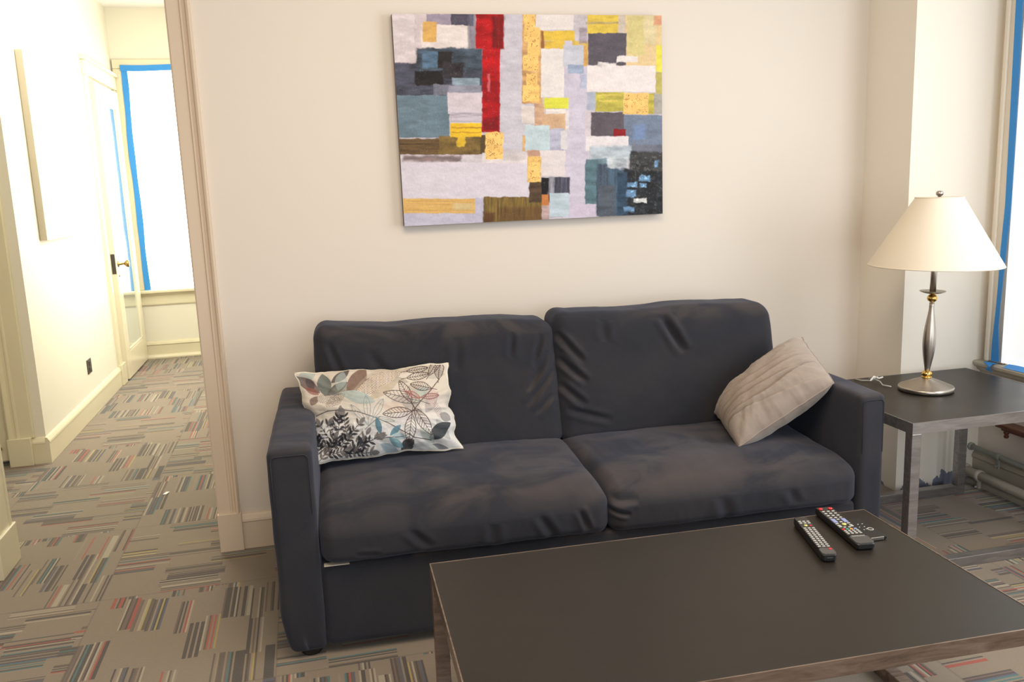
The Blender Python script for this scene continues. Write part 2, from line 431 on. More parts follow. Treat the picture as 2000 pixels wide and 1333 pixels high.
# far door on the hall's left wall, standing proud of its casing
struct(extrude_vert('trim_12', [(HX, 3.69), (HX+.020, 3.69), (HX+.028, 3.70), (HX+.028, 3.72), (HX+.018, 3.735), (HX+.018, 3.80), (HX+.010, 3.83), (HX, 3.83)], .17, 2.43, 'trim'))
struct(box('trim_13', (HX, 3.685, 0), (HX+.036, 3.835, .17), 'trim', bev=.004))
struct(box('trim_14', (HX, 3.68, 2.431), (HX+.032, 4.838, 2.54), 'trim', bev=.004))
struct(box('trim_15', (HX, 3.665, 2.541), (HX+.052, 4.838, 2.57), 'trim', bev=.006))
struct(box('trim_16', (HX, 4.76, .0), (HX+.024, 4.838, 2.43), 'trim', bev=.004))
struct(box('trim_17', (HX+.0245, 4.762, 0), (HX+.036, 4.815, .17), 'trim', bev=.004))
bm = bmesh.new()
X0, X1 = HX+.004, HX+.048
ya, yb = 3.86, 4.74
add_box(bm, (X0, ya, .015), (X1, ya+.13, 2.40), .003)
add_box(bm, (X0, yb-.13, .015), (X1, yb, 2.40), .003)
add_box(bm, (X0, ya+.13, .015), (X1, yb-.13, .23), .003)
add_box(bm, (X0, ya+.13, 2.26), (X1, yb-.13, 2.40), .003)
d2 = struct(finish('door_2', bm, 'door'))
mir = box('door_glass', (X0+.01, ya+.13, .23), (X1-.012, yb-.13, 2.26), 'mirror', d2)
bd = bmesh.new()
for a, b in (((X1-.012, ya+.13, .23), (X1-.002, ya+.145, 2.26)), ((X1-.012, yb-.145, .23), (X1-.002, yb-.13, 2.26)), ((X1-.012, ya+.13, .23), (X1-.002, yb-.13, .245)), ((X1-.012, ya+.13, 2.245), (X1-.002, yb-.13, 2.26))): add_box(bd, a, b)
finish('glass_bead', bd, 'door', d2)
box('lock_plate', (X0+.008, ya-.003, .89), (X1-.006, ya+.002, 1.05), 'bronze', d2)
kn = lathe('door_knob', [(0, 0), (.026, 0), (.027, .004), (.012, .008), (.010, .045), (.018, .052), (.028, .062), (.031, .074), (.026, .084), (0, .088)], 'old_brass', d2, 32)
kn.location = (X1, ya+.07, .965); kn.rotation_euler = (0, R(90), 0)
ep = lathe('door_escutcheon', [(0, 0), (.012, 0), (.013, .003), (0, .005)], 'old_brass', d2, 20); ep.location = (X1, ya+.07, .87); ep.rotation_euler = (0, R(90), 0)

# far hall window
struct(box('window_1', (-1.44, 4.853, .60), (-.56, 4.869, 2.63), 'blind_hall'))
struct(box('trim_18', (-1.535, 4.84, .645), (-1.44, 4.87, 2.62), 'trim', bev=.005))
struct(box('trim_19', (-.56, 4.84, .645), (-.46, 4.87, 2.62), 'trim', bev=.005))
struct(box('trim_20', (-1.535, 4.841, 2.621), (-.46, 4.87, 2.70), 'trim', bev=.005))
struct(box('trim_21', (-1.545, 4.79, .615), (-.44, 4.87, .645), 'trim', bev=.008))
struct(extrude_profile('trim_22', [(0, .50), (.016, .50), (.020, .51), (.020, .585), (.032, .60), (.030, .615), (0, .615)], (-1.535, 4.87), (-.45, 4.87), (0, -1), 'trim'))

# ribbons of painter's tape: centre line points on a plane, constant width
def ribbon(name, pts, wdt, normal, mat, parent=None, th=.0012):
    bm = bmesh.new(); nrm = Vector(normal).normalized(); rows = []
    pts = [Vector(p) for p in pts]
    for i, p in enumerate(pts):
        d = (pts[min(i+1, len(pts)-1)]-pts[max(0, i-1)]).normalized(); s = nrm.cross(d).normalized()
        ww = wdt[i] if isinstance(wdt, (list, tuple)) else wdt
        rows.append([bm.verts.new(p+s*ww/2), bm.verts.new(p-s*ww/2), bm.verts.new(p-s*ww/2+nrm*th), bm.verts.new(p+s*ww/2+nrm*th)])
    for A, B in zip(rows, rows[1:]):
        for k in range(4): bm.faces.new((A[k], A[(k+1) % 4], B[(k+1) % 4], B[k]))
    bm.faces.new(rows[0]); bm.faces.new(rows[-1])
    return finish(name, bm, mat, parent)
t = ribbon('painters_tape', [(-1.436-.012*min(1, i/3)+.003*math.sin(i*1.3), 4.832, 2.64-i*.2) for i in range(11)], [.050+.006*math.sin(i*2.1) for i in range(11)], (0, -1, 0), 'tape')
tag(t, 'vertical strip of blue painter\'s tape down left side of the far hall window', 'tape', 'tape on the hall window')
t = ribbon('painters_tape', [(-1.468+.1*i, 4.828, 2.625-.004*math.sin(i)) for i in range(11)], .052, (0, -1, 0), 'tape')
tag(t, 'horizontal strip of blue painter\'s tape across top of the far hall window', 'tape', 'tape on the hall window')

# room window beside the lamp: paper cover stuck up with blue tape
struct(box('window_2', (WX+.02, -1.95, .60), (WX+.05, -.42, 2.5), 'blind_room'))
wf = bmesh.new()
add_box(wf, (WX-.022, -.470, .603), (WX+.02, -.371, 2.5), .006)
add_box(wf, (WX-.034, -.388, .603), (WX, -.366, 2.5), .006)
add_box(wf, (WX-.012, -.482, .603), (WX+.035, -.471, 2.5))
struct(finish('trim_23', wf, 'trim_window'))
struct(box('trim_24', (WX-.022, -2.05, .603), (WX+.02, -1.93, 2.499), 'trim_room', bev=.006))
struct(box('trim_25', (WX-.03, -2.06, 2.501), (WX-.001, -.36, 2.62), 'trim_room', bev=.006))
struct(extrude_profile('trim_26', [(-.03, .535), (.010, .535), (.016, .548), (.030, .556), (.034, .566), (.046, .572), (.056, .580), (.058, .592), (.052, .600), (-.03, .602)], (WX, -2.1), (WX, -.31), (-1, 0), 'sill'))
pts = []; wd = []
for z, y, ww in ((2.50, -.440, .038), (2.19, -.443, .038), (1.76, -.450, .037), (1.32, -.455, .034), (1.12, -.445, .032), (.955, -.440, .026), (.86, -.436, .024), (.77, -.432, .027), (.69, -.434, .040), (.612, -.438, .048)):
    pts.append((WX-.0365, y, z)); wd.append(ww)
t = ribbon('painters_tape', pts, wd, (-1, 0, 0), 'tape')
tag(t, 'blue painter\'s tape running down casing of the window beside the lamp', 'tape', 'tape on the room window')
t = ribbon('painters_tape', [(WX-.037, -.425, .6035), (WX-.0605, -.425, .6035), (WX-.0612, -.426, .590), (WX-.0570, -.427, .566)], .055, (0, 0, 1), 'tape')
t.data.materials[0] = M['tape']
tag(t, 'short piece of blue tape folded over left end of the window sill', 'tape', 'tape on the room window')
t = ribbon('painters_tape', [(WX-.034, -.50-.1*i, .6035+.001*math.sin(i)) for i in range(13)], .045, (-.3, 0, 1), 'tape')
tag(t, 'blue painter\'s tape lying along top of the window sill', 'tape', 'tape on the room window')
# loose edge of the paper cover curling away from the casing
n1, n2 = 40, 12
zz, ss = np.meshgrid(np.linspace(.61, 2.5, n1), np.linspace(0, 1, n2), indexing='ij')
P = np.stack([WX-.026+.012*ss+.012*np.exp(-((zz-.8)/.2)**2)*np.sin(ss*3.1), -.462-.12*ss, zz], -1)
pc = grid_mesh('paper_cover', P, 'blind_room'); tag(pc, 'white paper sheet edge taped over the window beside the lamp', 'paper')

# ------------------------------------------------------------------ pipes, clamps and ledge under the room window
def pipe(name, x, y0, y1, z0, z1, r, mat, label, clamps):
    e = empty(name, (x, y0, z0), 0, label, 'pipe')
    n = 12
    tube('pipe_run', [(0, (y1-y0)*i/n, (z1-z0)*i/n) for i in range(n+1)], r, mat, e, 20)
    tube('wall_collar', [(0, 0, 0), (0, -.012, 0), (0, -.014, 0)], [r*1.5, r*1.45, r*1.1], mat, e, 20)
    for c in clamps:
        y = c-y0; z = (z1-z0)*y/(y1-y0)
        k = bmesh.new(); add_box(k, (-r*.35, y-.007, z-r-.045), (r*.35, y+.007, z-r*.9), .002)
        cl = finish('pipe_hanger', k, mat, e)
        tube('hanger_ring', [(0, y-.011, z), (0, y-.009, z), (0, y+.009, z), (0, y+.011, z)], [r*1.08, r*1.28, r*1.28, r*1.08], mat, cl, 20)
        tube('hanger_screw', [(-r*.4, y, z-r-.03), (-r*.4-.014, y, z-r-.03)], .005, mat, cl, 8)
    return e
pipe('steam_pipe', WX-.04, -.326, -3.5, .178, .12, .0125, 'pipe_grey', 'thin grey painted pipe running along wall above the thicker white pipe', [-.50, -1.4])
pipe('steam_pipe', WX-.065, -.326, -3.5, .062, .04, .022, 'pipe', 'thick whitish painted pipe just above carpet under the window', [-.42, -1.3])
lg = empty('wooden_ledge', (WX, -.9, .33), 0, 'red-brown wooden ledge with turned drop on the wall below the window', 'ledge')
k = bmesh.new(); add_box(k, (-.075, -.6, -.006), (0, .40, .012), .005); add_box(k, (-.055, -.6, -.022), (0, .385, -.006), .005); finish('ledge_board', k, 'redwood', lg)
for yy in (.365, -.3):
    dr = lathe('turned_drop', [(0, -.034), (.008, -.032), (.012, -.024), (.008, -.016), (.013, -.008), (.012, .003), (0, .003)], 'redwood', lg, 20); dr.location = (-.04, yy, -.022)

# ------------------------------------------------------------------ hall outlet, canvas, scrap, door stop
o = empty('wall_outlet', (HX, 2.80, .34), 0, 'small dark bronze wall outlet low on the hall\'s left wall', 'outlet')
box('outlet_plate', (0, -.056, -.05), (.006, .056, .05), 'bronze', o, .002)
for zc in (-.022, .022):
    s_ = box('receptacle', (.005, -.018, zc-.015), (.009, .018, zc+.015), 'rubber', o, .003)
o = empty('canvas_artwork', (HX, 2.05, 1.262), 0, 'pale stretched canvas hanging on the hall\'s left wall, seen edge-on', 'painting')
fr = box('stretcher_frame', (.002, 0, 0), (.040, .85, 1.105), paint('canvas_edge', (.52, .46, .36), .7, .05), o, .002)
def make_palecanvas():
    t = NT('pale_canvas_paint'); n = t.noise(3, 5, None, .6, .6)
    t.p(Base_Color=t.ramp(n, [(.45, (.86, .86, .80)), (.68, (.48, .60, .60))]), Roughness=.35); return t.m
M['pale_canvas'] = make_palecanvas()
box('canvas_face', (.040, 0, 0), (.044, .85, 1.105), 'pale_canvas', o)
sc = box('paper_scrap', (-.010, -.018, 0), (.008, .018, .002), 'white', None); sc.location = (-.79, .835, 0.001); sc.rotation_euler = (0, 0, R(-20))
tag(sc, 'tiny white scrap lying on the hall carpet', 'scrap')
ds = empty('door_stop', (-1.80, 1.66, .10), 0, 'small brass door stop low on the cream door at the left edge', 'door stop')
a = lathe('stop_rod', [(0, 0), (.014, 0), (.014, .005), (.006, .008), (.005, .05), (0, .05)], 'brass', ds, 20); a.rotation_euler = (R(90), 0, 0)
a = lathe('stop_tip', [(0, .05), (.010, .05), (.011, .058), (.008, .068), (0, .07)], 'brass', ds, 20); a.rotation_euler = (R(90), 0, 0)

# ------------------------------------------------------------------ abstract painting
def bilin(c, u, v):
    """corners TL TR BR BL; v=0 at top"""
    TL, TR, BR, BL = [np.array(k, float) for k in c]
    u = u[..., None]; v = v[..., None]
    return (TL*(1-u)+TR*u)*(1-v)+(BL*(1-u)+BR*u)*v
pe = empty('abstract_painting', (.409, 0, 1.3366), 0, 'large unframed abstract painting of coloured blocks with a red bar, above sofa', 'painting')
PW, PH = 1.157, .8454
NX, NY = 620, 450
uu, vv = np.meshgrid(np.linspace(0, 1, NX), np.linspace(0, 1, NY))
px = bilin([(72, 78), (1560, 85), (1580, 1183), (142, 1260)], uu, vv); X_, Y_ = px[..., 0], px[..., 1]
img = np.ones((NY, NX, 3))*lin((196, 190, 200)); hgt = fbm(X_/30, Y_/30, 5)*.3
BR_ = []
def blk(x0, y0, x1, y1, c, rag=7, var=.12, soft=5, alpha=1, streak=None):
    rag *= .75
    sd = int(x0*3+y0*7+x1) & 1023
    near = (X_ > x0-30) & (X_ < x1+30) & (Y_ > y0-30) & (Y_ < y1+30)
    rr_, cc_ = np.nonzero(near.any(1))[0], np.nonzero(near.any(0))[0]
    sl = (slice(rr_[0], rr_[-1]+1), slice(cc_[0], cc_[-1]+1)); X, Y = X_[sl], Y_[sl]
    a = (fbm(X/26, Y/26, sd, 4)-.5)*2*rag; b = (fbm(X/26+40, Y/26+9, sd+1, 4)-.5)*2*rag
    d = np.minimum(np.minimum(X+a-x0, x1-X-a), np.minimum(Y+b-y0, y1-Y-b))
    msk = np.clip(d/soft+.5, 0, 1)*alpha
    if streak == 'h': tex = fbm(X/90, Y/9, sd+3)
    elif streak == 'v': tex = fbm(X/9, Y/90, sd+3)
    else: tex = fbm(X/60, Y/24, sd+3, 5)
    col = lin(c)*(1+(tex[..., None]-.5)*2*var*2)
    img[sl] = img[sl]*(1-msk[..., None])+np.clip(col, 0, 1)*msk[..., None]
    hgt[sl] = hgt[sl]*(1-msk)+(tex*.6+.5)*msk
B = blk
# lavender / pale grounds
B(60, 60, 520, 350, (205, 192, 196)); B(640, 60, 780, 880, (196, 192, 204), 10, .1); B(1000, 200, 1140, 1230, (200, 193, 210), 8, .08)
B(70, 75, 190, 340, (214, 203, 208), 10); B(250, 78, 390, 160, (160, 150, 168), 10); B(380, 78, 500, 145, (82, 78, 95), 6, .2)
B(225, 140, 480, 265, (222, 212, 210), 12); B(232, 120, 305, 230, (214, 172, 104), 5)
B(470, 75, 515, 300, (110, 112, 130), 8, .3, 8, .7, 'v')
B(85, 340, 560, 525, (78, 80, 96), 12, .4, 8); B(200, 262, 550, 390, (72, 84, 98), 12, .5, 10); B(230, 280, 320, 370, (88, 115, 140), 10, .3, 12)
B(310, 282, 385, 372, (38, 33, 34), 8, .4); B(190, 385, 340, 465, (34, 28, 30), 10, .4, 8); B(340, 340, 450, 430, (52, 46, 52), 12, .4, 10)
B(390, 425, 535, 470, (140, 156, 170), 8, .25); B(290, 460, 400, 520, (122, 124, 140), 10, .2)
B(95, 520, 375, 755, (112, 133, 146), 6, .12); B(365, 500, 555, 625, (208, 198, 208), 8, .08); B(370, 465, 545, 505, (150, 150, 165), 8, .2); B(380, 615, 555, 665, (186, 178, 190), 6, .2, 6, 1, 'h')
B(100, 760, 560, 860, (104, 82, 52), 8, .35, 6, 1, 'h'); B(320, 745, 560, 850, (126, 104, 58), 8, .3, 6); B(540, 740, 580, 880, (92, 74, 48), 6)
B(380, 672, 548, 750, (232, 190, 48), 8, .12); B(385, 695, 545, 703, (150, 110, 50), 6, .3, 4, .6); B(385, 722, 545, 728, (150, 110, 50), 6, .3, 4, .6); B(415, 750, 460, 810, (216, 180, 58), 16, .2, 8)
B(110, 850, 560, 905, (206, 198, 206), 8); B(130, 855, 440, 888, (118, 96, 92), 12, .5, 14, .8, 'h'); B(120, 895, 815, 1110, (212, 206, 218), 8, .05)
B(550, 840, 800, 900, (216, 208, 212), 10, .12); B(660, 820, 790, 880, (190, 182, 184), 12, .2, 12, .6)
B(130, 1100, 520, 1190, (214, 176, 112), 6, .12, 5, 1, 'h'); B(400, 1125, 500, 1165, (200, 186, 150), 12, .1, 14, .7); B(130, 1185, 580, 1270, (190, 188, 208), 6, .08); B(515, 1095, 570, 1250, (188, 186, 206), 6, .08)
B(560, 1090, 920, 1240, (128, 106, 56), 8, .3, 6, 1, 'v'); B(640, 1150, 900, 1240, (106, 74, 46), 14, .3, 20, .6, 'v'); B(560, 1180, 620, 1240, (92, 58, 34), 10, .3, 14, .8)
B(810, 1000, 925, 1120, (86, 68, 50), 8, .35, 6); B(880, 1075, 920, 1140, (196, 132, 76), 6)
B(880, 1140, 925, 1225, (170, 150, 150), 8, .3)
# centre
B(765, 75, 880, 565, (206, 166, 118), 6, .25); B(840, 75, 1060, 165, (224, 216, 214), 6, .06); B(1050, 75, 1130, 200, (196, 190, 196), 8, .12)
B(870, 170, 890, 275, (150, 104, 60), 4); B(885, 168, 1058, 222, (222, 188, 80), 6, .12); B(890, 222, 1000, 265, (218, 184, 84), 8, .12); B(1045, 222, 1140, 265, (206, 178, 92), 8, .15)
B(870, 265, 1000, 530, (224, 218, 216), 6, .06); B(995, 245, 1110, 360, (190, 192, 204), 8, .12); B(1020, 350, 1110, 400, (160, 172, 196), 8, .12); B(1085, 150, 1130, 240, (160, 150, 160), 10, .3, 10, .8)
B(1110, 250, 1135, 360, (204, 164, 98), 5); B(1090, 400, 1130, 480, (178, 182, 204), 8)
B(888, 532, 1025, 592, (216, 216, 82), 4, .1); B(900, 595, 1010, 640, (226, 218, 214), 10)
B(835, 565, 890, 700, (200, 166, 140), 8, .15); B(765, 580, 835, 675, (216, 206, 202), 8, .1); B(880, 620, 1015, 710, (206, 174, 144), 8, .12); B(1010, 600, 1030, 720, (214, 206, 210), 8)
B(770, 740, 800, 830, (206, 170, 122), 6); B(785, 685, 925, 825, (190, 208, 216), 10, .08); B(925, 700, 1000, 825, (180, 180, 200), 8, .12); B(985, 715, 1020, 820, (216, 212, 216), 8)
B(800, 825, 880, 880, (196, 160, 140), 8, .15); B(870, 825, 1010, 975, (218, 210, 212), 8, .06)
B(800, 860, 875, 1005, (214, 176, 100), 5, .15); B(878, 980, 922, 1075, (28, 24, 26), 4, .2); B(920, 975, 1036, 1070, (84, 84, 100), 6, .35, 6, 1, 'v'); B(920, 975, 950, 1070, (180, 180, 190), 14, .3, 14, .7, 'v')
B(925, 1068, 1032, 1205, (186, 202, 214), 6, .1); B(1035, 1125, 1205, 1205, (204, 194, 214), 10, .08)
# right
B(1130, 75, 1315, 185, (218, 190, 88), 6, .15); B(1120, 120, 1310, 132, (170, 156, 120), 6, .3, 5, .8); B(1305, 75, 1365, 200, (196, 184, 172), 8, .12); B(1350, 80, 1590, 360, (220, 194, 152), 8, .1); B(1360, 85, 1460, 300, (206, 196, 140), 14, .12, 16, .8)
B(1460, 80, 1530, 240, (216, 206, 170), 14, .1, 14, .7); B(1515, 85, 1590, 140, (208, 152, 124), 10, .1, 12, .9)
B(1135, 180, 1355, 355, (98, 92, 102), 6, .14); B(1130, 355, 1530, 500, (228, 220, 220), 7, .05); B(1300, 303, 1425, 335, (226, 218, 216), 9, .05); B(1190, 342, 1300, 360, (214, 208, 208), 14, .2, 8)
B(1530, 245, 1590, 390, (226, 214, 92), 6, .1); B(1530, 390, 1590, 510, (184, 174, 104), 8, .15)
B(1130, 500, 1195, 600, (178, 184, 200), 10, .1); B(1180, 500, 1345, 608, (192, 182, 88), 8, .16); B(1195, 512, 1330, 520, (222, 200, 110), 8, .1, 5, .7); B(1200, 545, 1310, 553, (222, 200, 110), 8, .1, 5, .7); B(1480, 505, 1525, 620, (190, 178, 84), 8, .16); B(1520, 510, 1590, 620, (168, 164, 158), 8, .12)
B(1120, 600, 1160, 745, (206, 196, 204), 8, .1); B(1155, 612, 1350, 745, (100, 92, 100), 8, .16); B(1345, 625, 1590, 800, (122, 134, 154), 8, .12); B(1400, 680, 1470, 760, (124, 148, 186), 14, .1, 14, .7); B(1380, 790, 1590, 840, (116, 120, 134), 10, .2, 14)
B(1285, 703, 1355, 747, (150, 24, 32), 9, .15, 5)
B(1125, 745, 1370, 830, (222, 216, 220), 8, .06); B(1150, 800, 1390, 880, (180, 190, 200), 14, .2, 14); B(1130, 870, 1360, 935, (118, 140, 150), 10, .25)
B(1125, 880, 1200, 1130, (96, 124, 134), 8, .2); B(1190, 900, 1360, 1200, (74, 88, 104), 10, .25, 10, 1, 'v'); B(1260, 920, 1330, 1180, (86, 112, 134), 16, .3, 16, .6, 'v'); B(1200, 1020, 1300, 1200, (88, 96, 108), 10, .2); B(1250, 860, 1370, 925, (200, 206, 212), 18, .3, 12, .8)
B(1350, 925, 1600, 1200, (36, 38, 42), 10, .5, 10); B(1380, 830, 1600, 940, (62, 62, 62), 14, .5, 12); B(1310, 950, 1370, 1190, (52, 74, 96), 14, .4, 14)
for x0, y0, x1, y1 in ((1440, 965, 1500, 995), (1370, 1005, 1430, 1030), (1440, 1010, 1480, 1035), (1365, 1045, 1420, 1085), (1350, 1145, 1410, 1170), (1530, 880, 1550, 915)): B(x0, y0, x1, y1, (112, 146, 178), 12, .2, 9)
B(1410, 1095, 1482, 1120, (204, 206, 206), 10, .15, 6)
# mid lavender stroke, red bar, gold leaf
B(640, 280, 660, 430, (196, 186, 198), 6)
B(512, 70, 664, 265, (176, 14, 22), 7, .3); B(548, 255, 645, 725, (176, 14, 24), 7, .3); B(600, 90, 664, 265, (112, 16, 22), 14, .3, 16, .8, 'v'); B(555, 470, 640, 560, (128, 10, 18), 16, .3, 20, .6); B(555, 640, 640, 720, (120, 10, 18), 16, .3, 18, .7); B(578, 400, 592, 500, (206, 110, 120), 8, .3, 6, .6, 'v')
def gold(x0, y0, x1, y1):
    B(x0, y0, x1, y1, (238, 196, 124), 9, .12, 4)
    global img
    sd = int(x0+y0)
    ins = (X_ > x0+4) & (X_ < x1-4) & (Y_ > y0+4) & (Y_ < y1-4)
    n = np.abs(fbm(X_/9, Y_/9, sd, 3)-.5); n2 = fbm(X_/16, Y_/16, sd+5, 2)
    m_ = ins & (n < .03) & (n2 > .52)
    img = np.where(m_[..., None], lin((150, 92, 44)), img)
gold(775, 78, 835, 225); gold(795, 150, 862, 300); gold(772, 300, 858, 385); gold(790, 400, 850, 470); gold(772, 465, 860, 553)
gold(568, 724, 664, 876); gold(803, 860, 872, 1002); gold(1342, 505, 1488, 622)
# thin scratches and dry-brush
n = np.abs(fbm(X_/40, Y_/40, 91, 4)-.5); img = np.where((n < .0022)[..., None], np.clip(img*1.0+.08, 0, 1), img)
img *= (1+(fbm(X_/7, Y_/7, 33, 3)[..., None]-.5)*.16)
dark = (fbm(X_/12, Y_/12, 65, 3) > .6) & (X_ > 1390) & (Y_ > 850); img = np.where(dark[..., None], img*1.9+.01, img)
img *= 1+(fbm(X_/3.2, Y_/11, 71, 2)[..., None]-.5)*.22*(1-img.mean(-1, keepdims=True))
img = np.clip(np.where(img < .5, img*(.80+.4*img), img), 0, .92)
P = np.stack([uu*PW, -.040-.0022*hgt, (1-vv)*PH], -1)
grid_mesh('painted_face', P, 'painting', pe, colors=img)
box('stretcher_frame', (0, -.0392, 0), (PW, -.001, PH), paint('canvas_side', (.20, .17, .16), .7, .3, 9), pe, .001)

# ------------------------------------------------------------------ sofa
SF = empty('sofa', (-.170, -1.013, 0), -.034, 'charcoal suede two-seat sofa standing against the wall under the painting', 'sofa')
W_, D_, AW, AWR = 2.137, .93, .138, .104
def clothwave(amp, sc, seed, ax=2):
    def f(P, N, t):
        a = fbm(P[:, 0]*sc, (P[:, 1]+P[:, 2]*1.3)*sc, seed, 4)-.5
        return N*(a*2*amp)[:, None]
    return f
def arm(side):
    # upholstered slab arm: tall rounded-top slab, slightly drawn in at the foot
    AW = .138 if side < 0 else AWR
    x0 = 0 if side < 0 else W_-AW
    def disp(P, N, t):
        d = np.zeros_like(P); k = np.clip((.17-P[:, 2])/.14, 0, 1)**1.5
        cx = x0+AW/2
        outer = (P[:, 0]-cx)*side > 0
        d[:, 0] += np.where(outer, -side*.022*k, 0); d[:, 1] += np.where(t[:, 1] < 0, .008*k, 0)
        nn = fbm(P[:, 0]*6+P[:, 1]*5, P[:, 2]*6, 12+side, 3)-.5
        return d+N*(nn*.009)[:, None]
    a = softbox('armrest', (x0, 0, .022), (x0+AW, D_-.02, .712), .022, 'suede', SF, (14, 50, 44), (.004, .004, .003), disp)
    # welt seam outlining the front panel
    r_ = .016; pts = []
    xa, xb, zt = x0+.012, x0+AW-.012, .694
    pts = [(xa, -.0035, .50), (xa, -.0035, zt-r_)]+[(xa+r_-r_*math.cos(t_), -.0035, zt-r_+r_*math.sin(t_)) for t_ in np.linspace(0, math.pi/2, 5)]
    pts += [(xb-r_+r_*math.sin(t_), -.0035, zt-r_+r_*math.cos(t_)) for t_ in np.linspace(0, math.pi/2, 5)]+[(xb, -.0035, .50)]
    tube('seam', pts, .0014, 'suede', a, 6)
arm(-1); arm(1)
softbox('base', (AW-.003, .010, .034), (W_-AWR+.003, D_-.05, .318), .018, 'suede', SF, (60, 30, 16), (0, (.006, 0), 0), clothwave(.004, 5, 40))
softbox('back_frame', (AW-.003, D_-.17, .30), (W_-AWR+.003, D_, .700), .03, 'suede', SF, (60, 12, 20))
MID = 1.098
def ridge(P, a, b, wid, amp):
    """crease depth field along the 3D segment a-b"""
    a = np.array((a[0], a[2])); b = np.array((b[0], b[2])); ab = b-a; L = ab@ab; Q = P[:, [0, 2]]
    t = np.clip(((Q-a)@ab)/L, 0, 1); q = a+t[:, None]*ab; d = np.linalg.norm(Q-q, axis=1)
    e = np.sin(np.clip(t*math.pi, 0, math.pi))**.6
    return amp*e*(np.exp(-(d/wid)**2)-.55*np.exp(-((d-wid*1.9)/wid)**2))
def seat_disp(creases, seed):
    def f(P, N, t):
        a = (fbm(P[:, 0]*4.5, P[:, 1]*5, seed, 3)-.5)*.012+(fbm(P[:, 0]*14, P[:, 2]*5+P[:, 1]*3, seed+3, 3)-.5)*.007
        r = np.zeros(len(P))
        for c in creases: r -= ridge(P, *c)*np.clip(-N[:, 1]*2, 0, 1)
        lean = np.zeros_like(P); lean[:, 2] = -.030*np.clip((-t[:, 1]-.45)/.55, 0, 1)**2*np.clip((t[:, 2]+1)/1.6, 0, 1)
        lean[:, 0] = np.sign(t[:, 0])*.016*np.abs(t[:, 0])**4*np.clip(t[:, 1]+.3, 0, 1)
        return N*(a+r)[:, None]+lean
    return f
crL = [((.42, -.01, .45), (.49, -.02, .36), .014, .008), ((.85, -.01, .45), (.90, -.02, .34), .014, .010), ((.99, .0, .45), (1.02, -.015, .35), .010, .012), ((.70, -.01, .43), (.69, -.02, .35), .016, .008), ((.25, -.01, .36), (.33, -.02, .355), .01, .006)]
crR = [((1.10, -.01, .42), (1.17, -.02, .40), .010, .010), ((1.5, -.01, .44), (1.52, -.02, .33), .02, .008), ((1.75, -.01, .44), (1.78, -.02, .36), .016, .007), ((1.10, 0, .46), (1.2, .02, .46), .012, .009)]
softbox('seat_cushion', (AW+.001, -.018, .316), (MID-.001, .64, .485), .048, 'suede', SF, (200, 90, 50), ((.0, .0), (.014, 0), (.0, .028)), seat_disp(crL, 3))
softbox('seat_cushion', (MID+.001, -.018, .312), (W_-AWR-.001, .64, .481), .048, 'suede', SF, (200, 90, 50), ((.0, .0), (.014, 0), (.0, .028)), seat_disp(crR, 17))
def back_cushion(x0, x1, z1a, z1b, creases, seed):
    z0 = .455
    def f(P, N, t):
        a = (fbm(P[:, 0]*4, P[:, 2]*4.5, seed, 3)-.5)*.014+(fbm(P[:, 0]*11, P[:, 2]*11, seed+3, 3)-.5)*.006
        r = np.zeros(len(P))
        for c in creases: r -= ridge(P, *c)*np.clip(-N[:, 1]*2, 0, 1)
        d = N*(a+r)[:, None]
        k = (P[:, 2]-z0)/(z1a-z0); u_ = (P[:, 0]-x0)/(x1-x0)
        d[:, 0] += np.sign(t[:, 0])*.016*np.abs(t[:, 0])**4*np.clip(1-k*1.5, 0, 1)
        d[:, 1] += k*.115-.02*(k > 2)                        # leans back
        d[:, 2] += k*u_*(z1b-z1a)                            # top edge slopes a little
        d[:, 2] += np.clip(k, 0, 1)**6*(-.004*np.sin(u_*math.pi*2.0)-.007*np.exp(-((u_-.3)/.14)**2)+.002*np.sin(u_*17+seed))
        return d
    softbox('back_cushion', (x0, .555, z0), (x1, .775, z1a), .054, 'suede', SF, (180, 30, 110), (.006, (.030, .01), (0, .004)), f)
y0c = .60
crBL = [((1.06, y0c, .86), (.96, y0c-.03, .70), .014, .016), ((1.07, y0c, .78), (.95, y0c-.02, .64), .012, .014), ((1.04, y0c, .93), (.99, y0c-.02, .80), .012, .014), ((.92, y0c, .94), (.90, y0c-.02, .84), .012, .012),
        ((1.06, y0c, .68), (.98, y0c-.02, .60), .012, .012), ((.70, y0c, .93), (.68, y0c-.03, .80), .016, .008), ((.35, y0c, .90), (.42, y0c-.03, .78), .018, .007), ((.2, y0c, .93), (.25, y0c-.02, .80), .012, .008)]
crBR = [((1.10, y0c, .90), (1.20, y0c-.03, .78), .012, .018), ((1.10, y0c, .80), (1.21, y0c-.03, .70), .012, .018), ((1.10, y0c, .70), (1.20, y0c-.02, .61), .012, .014), ((1.12, y0c, .60), (1.3, y0c-.02, .545), .012, .010),
        ((1.545, y0c+.03, .955), (1.625, y0c-.02, .80), .016, .026), ((1.30, y0c+.02, .95), (1.29, y0c-.02, .86), .016, .010), ((1.98, y0c, .70), (1.9, y0c-.02, .60), .014, .01)]
back_cushion(AW+.012, MID-.004, .984, .946, crBL, 51)
back_cushion(MID+.000, W_-AWR+.012, .980, .950, crBR, 73)
box('lining_strip', (AW+.01, -.004, .3165), (AW+.09, .02, .3195), 'wood_under', SF)
for x in (.085, W_-.085):
    for y in (.06, D_-.08):
        ft = lathe('foot', [(0, 0), (.030, 0), (.035, .006), (.040, .020), (.038, .040), (0, .046)], 'rubber', SF, 24); ft.location = (x, y, 0)

